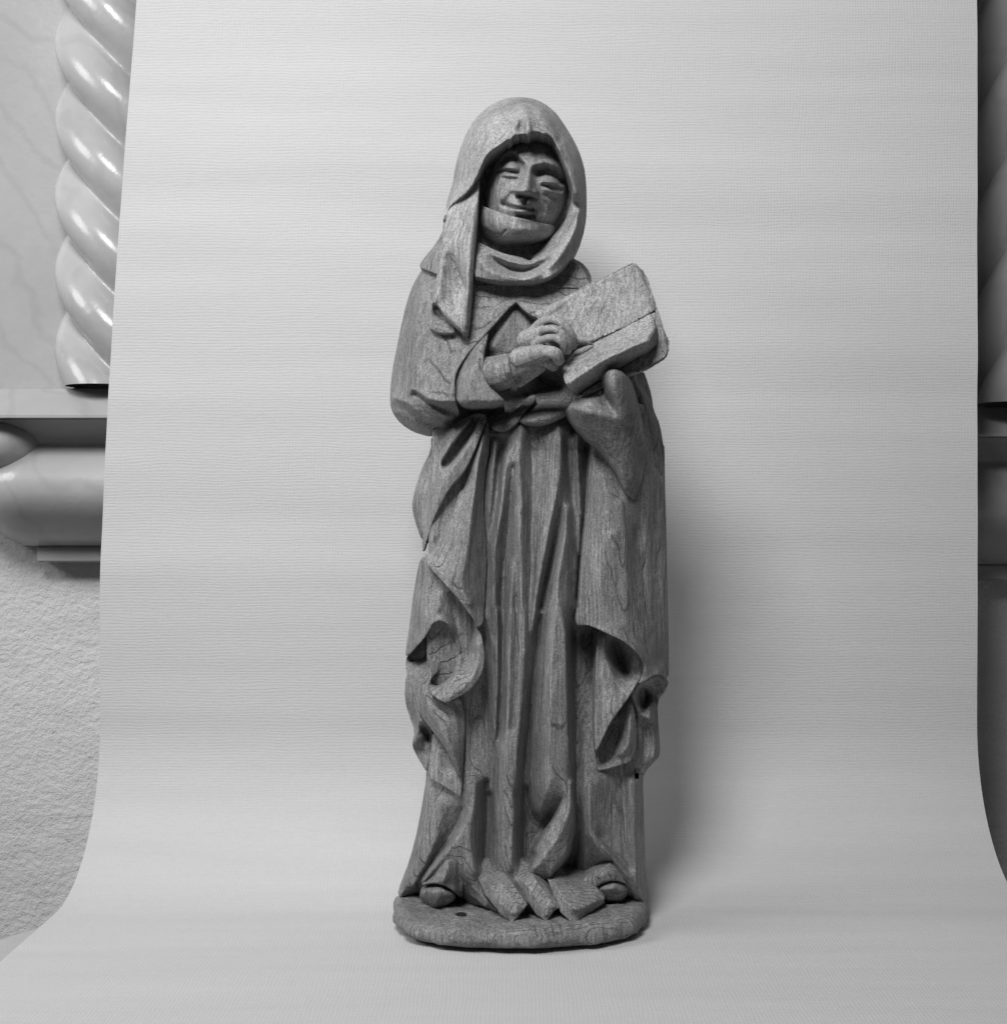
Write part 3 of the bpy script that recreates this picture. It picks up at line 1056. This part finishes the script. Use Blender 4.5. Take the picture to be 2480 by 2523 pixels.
carve("mantle_cup", G("820,1550,60 872,1455,40 960,1255,10 1060,1125,10 1152,1000,30 1172,1080,50 1202,1200,40 1217,1450,32 1192,1550,40 1150,1628,56 1000,1676,66 900,1702,64 835,1709,60 818,1650,60"),
      [G("1140,1080,52 1145,1300,66 1125,1480,80 1050,1560,80"), G("1000,1320,-40 920,1500,-45 880,1600,-10"), G("860,1660,52 950,1640,60")],
      ST, edge=(2.5, 3), blur=2.6, back=-60)
carve("mantle_corner", G("1150,990,40 1222,895,50 1300,860,40 1400,800,20 1515,860,-20 1488,950,-24 1402,1060,-30 1416,1300,-34 1431,1500,-34 1420,1580,-34 1380,1622,-28 1310,1692,-20 1275,1765,-16 1180,1720,-6 1192,1550,6 1217,1450,6 1202,1200,10 1172,1080,30"),
      [G("1205,940,54 1195,1060,48 1240,1150,40"), G("1260,960,-60 1290,1060,-60 1280,1120,-10"), G("1330,1080,26 1340,1230,36 1260,1190,34"),
       G("1400,850,-20 1390,1000,-22"), G("1350,1260,10 1390,1400,-10 1370,1600,0"), G("1280,1300,-16 1290,1500,-20 1260,1650,-8")],
      ST, edge=(4, 7), blur=3, back=-110)

# ---- girdle folds
carve("gown_fold", B("1178,1735,90 1188,1690,80 1280,1640,60 1420,1560,50 1530,1430,40 1600,1420,40 1595,1480,70 1500,1580,100 1440,1680,112 1340,1752,114 1260,1768,104"),
      [B("1250,1700,104 1380,1640,104 1480,1530,90")], ST, edge=(7, 9), blur=3, back=0)
carve("gown_fold", C("105,1675,112 150,1610,96 220,1550,60 280,1500,40 380,1480,20 540,1480,10 600,1510,60 585,1570,96 540,1622,108 420,1682,122 300,1712,126 180,1708,122"),
      [C("170,1660,130 300,1640,136 420,1610,134 530,1560,112"), C("300,1540,74 340,1590,104"), C("420,1530,60 480,1560,90")],
      ST, edge=(9, 14), blur=4, back=10)

# ---- mantle over shoulders, chest and right arm
sil_arm = B("620,180 530,245 470,340 420,450 370,620 330,800 290,1000 255,1170 235,1350 230,1500 260,1600 330,1690 440,1760 600,1805")
carve("mantle_shoulder", B("1100,100,60 700,100,70 620,200,50 530,245,30 470,340,20 420,450,14 370,620,10 330,800,8 290,1000,6 255,1170,4 235,1350,4 230,1500,4 260,1600,6 330,1690,8 440,1760,14 600,1805,20 740,1762,24 860,1645,30 885,1590,90 848,1490,168 838,1270,164 884,1150,160 1005,985,150 1155,828,142 1410,540,132 1450,600,132 1540,670,140 1650,730,150") + C("500,760,140 900,600,110 860,440,90 770,385,80 700,200,60 450,100,60"),
      [B("540,380,70 505,520,90 480,700,104 455,900,116 444,1200,124 430,1400,128"), B("600,400,80 620,700,110 620,1000,134 630,1300,160"),
       B("720,900,136 800,1000,140 800,1200,152 790,1400,168"), B("700,500,104 760,750,124 850,900,134"),
       B("430,1330,122 600,1380,160 830,1400,176"), B("440,1366,128 590,1464,170 720,1490,180 838,1480,176"),
       B("455,1390,108 590,1500,120 720,1560,104 850,1590,84"), B("480,1440,122 620,1540,134 740,1615,124 830,1640,80"),
       B("280,1450,74 400,1500,104 470,1560,108 600,1650,100 740,1700,80"), B("290,1490,50 420,1580,72 560,1660,70 700,1720,56"), B("300,1580,50 450,1680,64 620,1760,60"),
       B("1080,400,96 1300,450,104 1420,470,112"), B("1050,600,118 1200,600,122 1350,560,126"), B("1040,800,130 950,950,138"),
       C("100,520,126 250,640,138"), C("350,480,118 600,470,100 760,420,80"), C("450,600,126 700,560,106")],
      ST, edge=(4, 5), sils=((sil_arm, 46, 44),), blur=2.8, back=-110, walls=((0, 0.7), (14, 1.0)))
carve("shoulder_cape", C("380,60,40 610,135,10 700,180,0 760,250,0 790,330,10 776,376,40 690,428,92 560,418,104 450,414,108 360,400,108"),
      [C("500,250,56 640,290,56 740,330,40"), C("480,380,102 640,380,84")], ST, edge=(4, 5), sils=((C("610,135 700,180 760,250 790,330"), 20, 24),), blur=3, back=-80)
carve("shoulder_cape", B("740,-150,60 670,-10,36 505,192,20 520,232,30 600,262,70 682,300,90 760,260,110 760,60,110"),
      [B("680,60,80 600,180,64 560,210,50")], ST, edge=(4, 5), sils=((B("670,-10 505,192"), 20, 22),), blur=3, back=-60)

# ---- right sleeve, cuff and hand
carve("sleeve", B("838,1275,138 884,1152,140 1005,988,146 1155,830,148 1142,900,158 1112,1050,180 1112,1200,190 1150,1330,196 1230,1400,196 1315,1478,190 1250,1508,186 1100,1518,190 980,1522,192 890,1505,176 842,1462,150"),
      [B("1080,920,170 1040,1100,190 1000,1280,206 940,1430,206"), B("1100,1240,198 1160,1380,206 1270,1470,200"), B("870,1470,184 1000,1475,212 1180,1490,206 1280,1490,192"),
       B("900,1200,160 890,1350,176")], ST, edge=(5, 6), blur=4, back=0)
tubes_obj("undersleeve", [[(B("1110,1240")[0]) + (142, 44), (B("1200,1225")[0]) + (154, 43), (B("1330,1195")[0]) + (178, 41)]], ST, M_WOOD, voxel=0.0008, smooth=14)
carve("cuff", B("1280,1035,205 1340,1030,205 1350,1120,232 1372,1230,232 1444,1358,190 1350,1345,180 1310,1240,216 1285,1150,222"),
      [B("1315,1120,236 1330,1220,236")], ST, edge=(5, 6), blur=3, back=80)


def T(fr, s):
    return [(p[0], p[1], p[2], p[3] / 3.808) for p in fr(s)]


hand = tubes_obj("right_hand", [
    T(B, "1300,1180,170,110 1420,1140,185,125 1560,1080,200,135 1640,1010,210,120"),
    T(C, "180,900,215,90 290,860,222,95"),
    T(C, "200,870,212,42 300,755,230,44 420,715,242,44 530,765,248,42 600,860,244,40 615,960,225,36"),
    T(C, "240,890,226,40 340,815,246,38 440,803,260,38 520,853,264,37 565,930,256,36 568,1010,236,33"),
    T(C, "260,945,236,36 360,892,260,35 450,888,274,35 515,935,274,35 535,1010,262,32"),
    T(C, "120,1080,205,105 260,1045,236,80 370,1020,268,60 450,1035,282,56 482,1095,270,50"),
    T(C, "340,1090,235,60 400,1120,240,58 430,1150,232,50"),
    T(B, "1440,1290,170,60 1540,1220,180,60 1640,1150,200,60"),
], ST, M_HAND, voxel=0.0009, smooth=7)
tubes_obj("quill", [T(C, "600,900,238,20 700,925,225,20 795,944,205,12")], ST, M_WOOD, voxel=0.0008, smooth=2)

# ---- the book
book = ST


def slab(name, top, bottom, parent, mat, sub=5, amp=0.0006, bev=0.0018):
    bm = bmesh.new()
    t = [bm.verts.new(at(*p)) for p in top]; b = [bm.verts.new(at(*p)) for p in bottom]
    bm.faces.new(t); bm.faces.new(list(reversed(b)))
    n = len(t)
    for i in range(n):
        bm.faces.new((t[i], b[i], b[(i + 1) % n], t[(i + 1) % n]))
    bmesh.ops.recalc_face_normals(bm, faces=bm.faces)
    bmesh.ops.bevel(bm, geom=bm.edges[:], offset=bev, segments=2, affect='EDGES')
    bmesh.ops.triangulate(bm, faces=bm.faces)
    for _ in range(sub):
        long = [e for e in bm.edges if e.calc_length() > 0.004]
        if not long:
            break
        bmesh.ops.subdivide_edges(bm, edges=long, cuts=1)
        bmesh.ops.triangulate(bm, faces=[f for f in bm.faces if len(f.verts) > 3])
    bm.normal_update()
    from mathutils import noise as mn
    for v in bm.verts:
        v.co += v.normal * amp * (mn.noise(v.co * 70) * 1.6 + mn.noise(v.co * 260) * 0.8)
    me = bpy.data.meshes.new(name); bm.to_mesh(me); bm.free()
    return link(name, me, parent, mat)


# upper leaf block (facing the viewer), lower leaf block (facing up), covers behind
slab("book_pages", C("1188,172,150 1245,235,146 1330,480,165 1385,640,178 1100,800,186 790,935,190 560,960,186 240,660,165 600,470,152"),
     C("1188,172,110 1245,235,106 1330,480,115 1385,640,120 1100,800,120 790,935,120 560,960,120 240,660,110 600,470,110"), ST, M_BOOK)
slab("book_pages", C("640,1000,176 1000,825,180 1352,650,182 1384,800,232 1312,925,268 1175,962,284 880,1112,290 570,1325,286 530,1290,272 514,1180,240 560,1090,205"),
     C("800,1100,120 1000,900,120 1380,740,120 1440,860,120 1430,985,140 1250,1100,150 900,1300,165 660,1440,180 600,1400,190 560,1330,190 700,1200,130"), ST, M_BOOK, bev=0.0012)
slab("book_cover", C("1236,222,142 1262,240,138 1300,320,140 1400,600,160 1404,640,162 1200,700,100 1000,400,100"),
     C("1226,225,110 1262,240,112 1300,320,112 1400,600,130 1404,640,130 1200,700,80 1000,400,80"), ST, M_BOOK, amp=0.0008)
slab("book_cover", C("1380,640,172 1404,610,172 1470,830,184 1510,900,186 1512,1020,192 1482,1080,196 1280,1195,204 1125,1235,208 700,1455,216 650,1440,216 1000,1200,190 1390,960,180"),
     C("1380,640,140 1404,610,140 1470,830,146 1510,900,146 1512,1020,150 1482,1080,152 1280,1200,166 1125,1250,170 700,1470,180 650,1450,180 1000,1200,150 1390,960,140"), ST, M_BOOK, amp=0.0008)

# ---- left hand wrapped in the mantle
carve("left_hand", C("888,1310,230 900,1220,262 950,1184,276 1010,1177,276 1080,1206,262 1150,1270,236 1200,1400,200 1235,1550,178 1268,1700,160 1295,1904,140") + E("1300,350,110 1285,550,100 1245,760,96 1180,900,120 1112,830,140 1062,720,150 1000,600,160 930,500,168 870,410,174 762,320,184 650,200,196 590,100,206 560,30,210") + C("562,1545,216 600,1486,222 680,1450,226 800,1436,228 892,1420,216 905,1370,222"),
      [C("985,1240,292 1000,1360,290 1030,1500,270 1110,1660,244"), C("905,1440,206 950,1500,212 1000,1590,226"),
       C("610,1540,244 760,1590,262 930,1600,250 1040,1650,240"), C("620,1500,236 800,1470,246 900,1470,224"),
       C("950,1300,282 960,1400,268 990,1480,252"), C("1040,1250,284 1100,1400,262 1160,1600,226"),
       E("700,120,236 850,230,224 950,340,208 1060,540,184 1115,780,156"), E("1130,150,216 1160,400,188 1190,700,146"), E("1220,200,176 1240,500,128")],
      ST, M_WOOD, edge=(10, 14), blur=5, back=60)

# ---- neck cloth and veil in one sweep
veil_out = A("352,1322,70 345,1290,70 375,1180,30 400,1080,10 440,950,0 455,850,0 480,720,0 520,600,0 570,480,0 640,360,0 730,270,0 830,202,0 950,157,0 1090,147,0 1200,165,0 1300,210,0 1400,290,0 1480,400,0 1560,530,0 1620,650,0 1670,800,0 1690,950,0 1695,1150,10 1690,1300,30 1662,1450,50 1612,1560,80 1552,1650,110 1500,1722,130 1430,1792,148 1330,1852,160 1200,1886,166 1100,1884,166 1000,1884,164 900,1886,160 800,1872,154 700,1850,146 636,1838,140 645,1650,120 655,1490,84 750,1545,96 850,1592,100 950,1625,102 1080,1650,102 1170,1690,100 1190,1640,74 1260,1580,64 1340,1490,56 1430,1390,54 1500,1290,74 1535,1190,98 1560,1090,124 1562,1000,140 1532,880,154 1482,760,164 1432,640,174 1382,552,170 1350,510,174 1310,492,176 1290,505,177 1240,474,180 1190,480,181 1170,505,181 1145,515,181 1120,495,181 1100,500,181 1080,488,181 1055,504,181 1030,498,180 1000,530,179 985,552,177 950,548,176 900,592,174 820,640,172 757,688,178 722,760,172 690,840,164 650,930,152 600,1010,140 540,1070,128 480,1110,118 430,1152,108 382,1230,92")
veil_lines = [
    A("1090,230,110 1090,330,150 1000,450,172"), A("800,300,70 720,420,90 640,560,90 560,760,84 500,960,70 430,1100,56"),
    A("900,330,120 780,520,142 680,740,140 590,930,116 480,1070,92"), A("1250,280,132 1330,380,152 1420,520,160"),
    A("1108,305,138 1072,480,140"), A("1118,300,162 1140,420,196 1150,490,204"), A("1190,440,172 1210,470,178"),
    A("1480,560,148 1560,720,144 1620,900,134 1640,1100,130"), A("1500,760,158 1570,900,152 1600,1060,146"),
    A("1630,1200,136 1600,1360,146 1540,1490,154 1440,1640,166 1330,1740,172"), A("1560,1250,110 1500,1400,104 1400,1540,110 1280,1660,122"),
    A("790,1650,116 880,1712,98 990,1768,92 1100,1786,92 1200,1755,96 1350,1690,112"), A("820,1625,134 960,1690,140 1110,1725,136 1200,1700,128 1300,1640,120"),
    A("660,1640,130 700,1700,150 800,1780,166 950,1840,176 1100,1850,178 1250,1810,178"), A("680,1560,112 800,1600,124"),
]
carve("veil", veil_out, veil_lines, ST, edge=(4, 6), blur=4,
      sils=((A("375,1180 400,1080 440,950 455,850 480,720 520,600 570,480 640,360 730,270 830,202 950,157 1090,147 1200,165 1300,210 1400,290 1480,400 1560,530 1620,650 1670,800 1690,950 1695,1150 1690,1300"), 38, 62),),
      back=-120, walls=((0, 0.6), (8, 1.0)), mat=M_VEIL)
# inner shell of the hood behind the face
carve("veil_lining", A("600,500,20 900,420,20 1300,420,20 1600,700,20 1640,1100,20 1500,1500,20 1200,1740,40 700,1740,40 600,1500,30 560,1100,20"), [], ST,
      edge=(4, 4), back=-60)

# ---- face
def gauss(X, Y, cx, cy, sx, sy, rot=0.0):
    cx, cy, sx, sy = 1000 + cx / 3.808, 200 + cy / 3.808, sx / 3.808, sy / 3.808
    c, s = math.cos(math.radians(rot)), math.sin(math.radians(rot))
    u = (X - cx) * c + (Y - cy) * s; v = -(X - cx) * s + (Y - cy) * c
    return np.exp(-0.5 * ((u / sx) ** 2 + (v / sy) ** 2))


def stroke(X, Y, pts, w):
    P = np.array([p[:2] for p in A(pts)])
    d, _, _ = closest(P, X, Y, False)
    return np.exp(-0.5 * (d / (w / 3.808)) ** 2)


def dome(ax, ay, cx, cy, a, b, rot):
    c, s_ = math.cos(math.radians(rot)), math.sin(math.radians(rot))
    u = (ax - cx) * c + (ay - cy) * s_; v = -(ax - cx) * s_ + (ay - cy) * c
    return np.clip(1 - (u / a) ** 2 - (v / b) ** 2, 0, 1)


def face_fn(X, Y, H):
    ax = (X - 1000) * 3.808; ay = (Y - 200) * 3.808
    q = dome(ax, ay, 1130, 1010, 395, 560, 14)
    h = -30 + 191 * q ** 0.5
    base = h.copy()
    # sockets under the brows
    h -= 22 * stroke(X, Y, "905,765 950,722 1010,715 1075,785 1085,820", 24)
    h -= 30 * stroke(X, Y, "1240,860 1310,850 1390,880 1450,940", 34) + 10 * gauss(X, Y, 1260, 920, 40, 60)
    h += 9 * stroke(X, Y, "880,710 950,655 1030,665 1110,750", 24) + 9 * stroke(X, Y, "1210,775 1300,755 1400,780 1470,850", 26)
    # lids and slits
    h += 20 * gauss(X, Y, 972, 800, 62, 36, 12) + 21 * gauss(X, Y, 1358, 945, 64, 33, 18)
    h += 9 * gauss(X, Y, 975, 885, 66, 14, 6) + 9 * gauss(X, Y, 1375, 1042, 64, 14, 22)
    h -= 13 * stroke(X, Y, "870,852 930,842 1000,850 1055,862", 13) + 12 * stroke(X, Y, "1285,978 1350,984 1410,996 1455,1022", 13)
    h -= 1.5 * stroke(X, Y, "905,908 960,924 1025,915", 11) + 4 * stroke(X, Y, "1310,1072 1370,1098 1430,1096", 14)
    # nose
    bx = np.interp(ay, [740, 1060], [1172, 1116])
    t = np.clip((ay - 740) / 290, 0, 1)
    wd = 26 + 26 * t ** 2
    und = 1 / (1 + np.exp((ay - (1060 + 0.2 * (ax - 1120))) / 6))
    h += (5 + 38 * t ** 1.1) * np.exp(-0.5 * np.abs((ax - bx) / wd) ** 2.2) * und * np.clip((ay - 690) / 90, 0, 1)
    h += 9 * gauss(X, Y, 1105, 1010, 40, 30) * und
    h += 13 * gauss(X, Y, 1042, 1040, 26, 24) * und + 12 * gauss(X, Y, 1200, 1062, 24, 26)
    h -= 16 * gauss(X, Y, 1080, 1082, 34, 16) + 18 * gauss(X, Y, 1170, 1092, 34, 20)
    h -= 9 * stroke(X, Y, "1130,1105 1112,1150", 14)
    # cheeks, smile folds
    h += 7 * gauss(X, Y, 850, 1040, 80, 120) + 6 * gauss(X, Y, 1370, 1190, 70, 100)
    h -= 5 * stroke(X, Y, "1000,1050 950,1110 915,1150", 20) + 5 * stroke(X, Y, "1240,1080 1290,1150 1290,1230", 22)
    # mouth
    h += 8 * gauss(X, Y, 1065, 1165, 66, 18, 10) + 15 * gauss(X, Y, 1090, 1224, 44, 18, 8)
    h -= 9 * stroke(X, Y, "960,1172 1040,1190 1110,1197 1190,1204", 11)
    h -= 11 * gauss(X, Y, 938, 1158, 34, 18, 20) + 13 * gauss(X, Y, 1215, 1200, 44, 34)
    h -= 14 * stroke(X, Y, "1060,1262 1120,1270 1190,1268", 15)
    return base + (h - base) * 1.3


carve("face", A("760,700 900,520 1150,450 1400,540 1540,800 1560,1100 1480,1350 1250,1500 850,1450 720,1300 690,1000"), [], ST, M_FACE,
      step=1.2, edge=(3, 3), back=-60, fn=face_fn, rough=0.5)


def chin_fn(X, Y, H):
    ax = (X - 1000) * 3.808; ay = (Y - 200) * 3.808
    q = np.maximum(dome(ax, ay, 1045, 1280, 400, 380, 12), 0)
    h = -30 + 189 * q ** 0.5
    h += 12 * gauss(X, Y, 1060, 1390, 120, 60, 8) - 7 * gauss(X, Y, 1160, 1330, 90, 26)
    t = np.clip((ay - (1432 + 0.05 * (ax - 1060)) - 30 * np.exp(-0.5 * ((ax - 900) / 90) ** 2)) / 120, 0, 1)
    h -= 66 * t * t * (3 - 2 * t)
    h -= 8 * stroke(X, Y, "720,1445 800,1455 880,1450 935,1400", 8)
    h -= 8 * stroke(X, Y, "740,1400 860,1490 1000,1520", 18)
    return np.maximum(h, -30)


carve("chin_cloth", A("660,1130 700,1162 800,1202 900,1238 1020,1272 1150,1302 1270,1332 1385,1350 1400,1400 1330,1500 1250,1620 1100,1650 950,1640 800,1560 680,1490 640,1350"), [],
      ST, M_FACE, step=1.2, edge=(3, 5), back=-20, rough=0.8, fn=chin_fn)

# ---- hanging lappet of the veil
carve("lappet", mat=M_VEIL, outline=A("520,1050,90 690,900,110 682,1100,130 668,1300,140 656,1500,146 640,1700,150 628,1850,152") + B("1000,500,156 985,700,160 966,868,164 938,862,166 850,790,168 740,680,162 688,592,158 642,560,152 616,590,146 640,450,136 662,350,130 688,200,124 735,60,112 725,-40,104") + A("345,1480,70 342,1390,60 365,1250,60 470,1130,80"),
      lines=[A("640,1150,142 620,1400,162 600,1650,172") + B("970,200,176 955,500,182 945,780,182"), A("400,1380,90 420,1500,116 500,1650,128"),
       B("752,70,116 800,150,104 860,250,96 910,360,108 930,430,126"), B("900,60,140 920,250,150 940,400,160"),
       B("715,200,146 695,400,158 655,550,164"), B("760,300,134 800,450,140 850,600,152"), B("760,640,172 850,760,178 930,840,176")],
      parent=ST, edge=(5, 7), blur=3, back=40)
carve("lappet", B("612,590,112 650,575,112 760,680,124 852,790,140 842,850,146 708,860,150 620,814,140 598,780,132"),
      [B("640,620,100 700,650,106 760,720,122"), B("630,770,140 720,830,154 830,835,150")], ST, edge=(4, 6), blur=2, back=60)

# ---- hem tails spread on the base
carve("hem_fold", HH("640,640,84 640,560,40 720,540,40 780,585,70 870,700,150 962,836,186 935,874,186 868,952,192 790,892,176 700,775,146"),
      [HH("800,700,154 900,850,196"), HH("700,680,140 790,830,180 860,890,196 900,880,196")], ST, edge=(2.5, 3), blur=1.3, cut=0, back=-10)
carve("hem_fold", HH("862,640,90 840,540,50 910,530,50 1000,610,84 1080,720,146 1165,852,176 1130,874,176 1080,942,184 1020,902,170 950,800,140"),
      [HH("930,680,138 1040,830,176 1085,900,190"), HH("1000,660,144 1130,850,186")], ST, edge=(2.5, 3), blur=1.3, cut=0, back=-10)
carve("hem_fold", HH("1085,668,100 1070,610,60 1120,580,50 1200,640,50 1310,640,30 1400,740,96 1445,790,100 1442,826,96 1340,890,140 1252,962,190 1170,885,176 1125,790,150"),
      [HH("1130,700,140 1200,820,182 1270,865,196"), HH("1350,760,118 1400,810,128 1280,868,190"), HH("1200,720,132 1300,760,136")], ST, edge=(2.5, 3), blur=1.3, cut=0, back=-30)
carve("hem_fold", HH("560,700,80 600,690,90 680,770,110 790,890,130 760,880,110 660,840,60 590,830,20 560,790,30"),
      [HH("600,760,70 700,850,110")], ST, edge=(4, 6), blur=1.3, cut=0, back=-30)

# ---- shoes
carve("shoe", HH("492,478,96 540,560,96 568,680,84 562,770,60 545,792,50 500,752,112 440,712,118 360,700,104 296,722,60 330,660,50 390,570,70"),
      [HH("470,560,118 450,640,134 430,700,140"), HH("540,600,90 540,740,70")], ST, edge=(6, 10), blur=3, back=-60)
carve("shoe", HH("290,758,66 330,730,88 420,720,112 500,758,106 516,800,80 450,850,76 375,862,72 322,828,56 288,792,50"),
      [HH("370,760,116 400,810,112 380,850,88"), HH("440,740,118 470,790,106")], ST, edge=(10, 22), blur=3, back=10)
carve("shoe", HH("1300,668,60 1420,600,70 1490,560,56 1560,620,34 1602,722,10 1585,705,60 1500,680,84 1430,700,84 1370,744,70 1280,740,60"),
      [HH("1400,660,92 1500,620,84 1560,670,64")], ST, edge=(6, 8), blur=3, back=-60)
carve("shoe", HH("1370,748,60 1440,702,70 1510,684,70 1592,722,40 1582,782,20 1545,822,20 1450,812,40 1430,790,50"),
      [HH("1430,740,82 1510,730,88 1560,760,64"), HH("1460,780,70 1530,800,56")], ST, edge=(7, 14), blur=3, back=-30)

print("pieces", len(STATS), "faces", sum(s[1] for s in STATS))
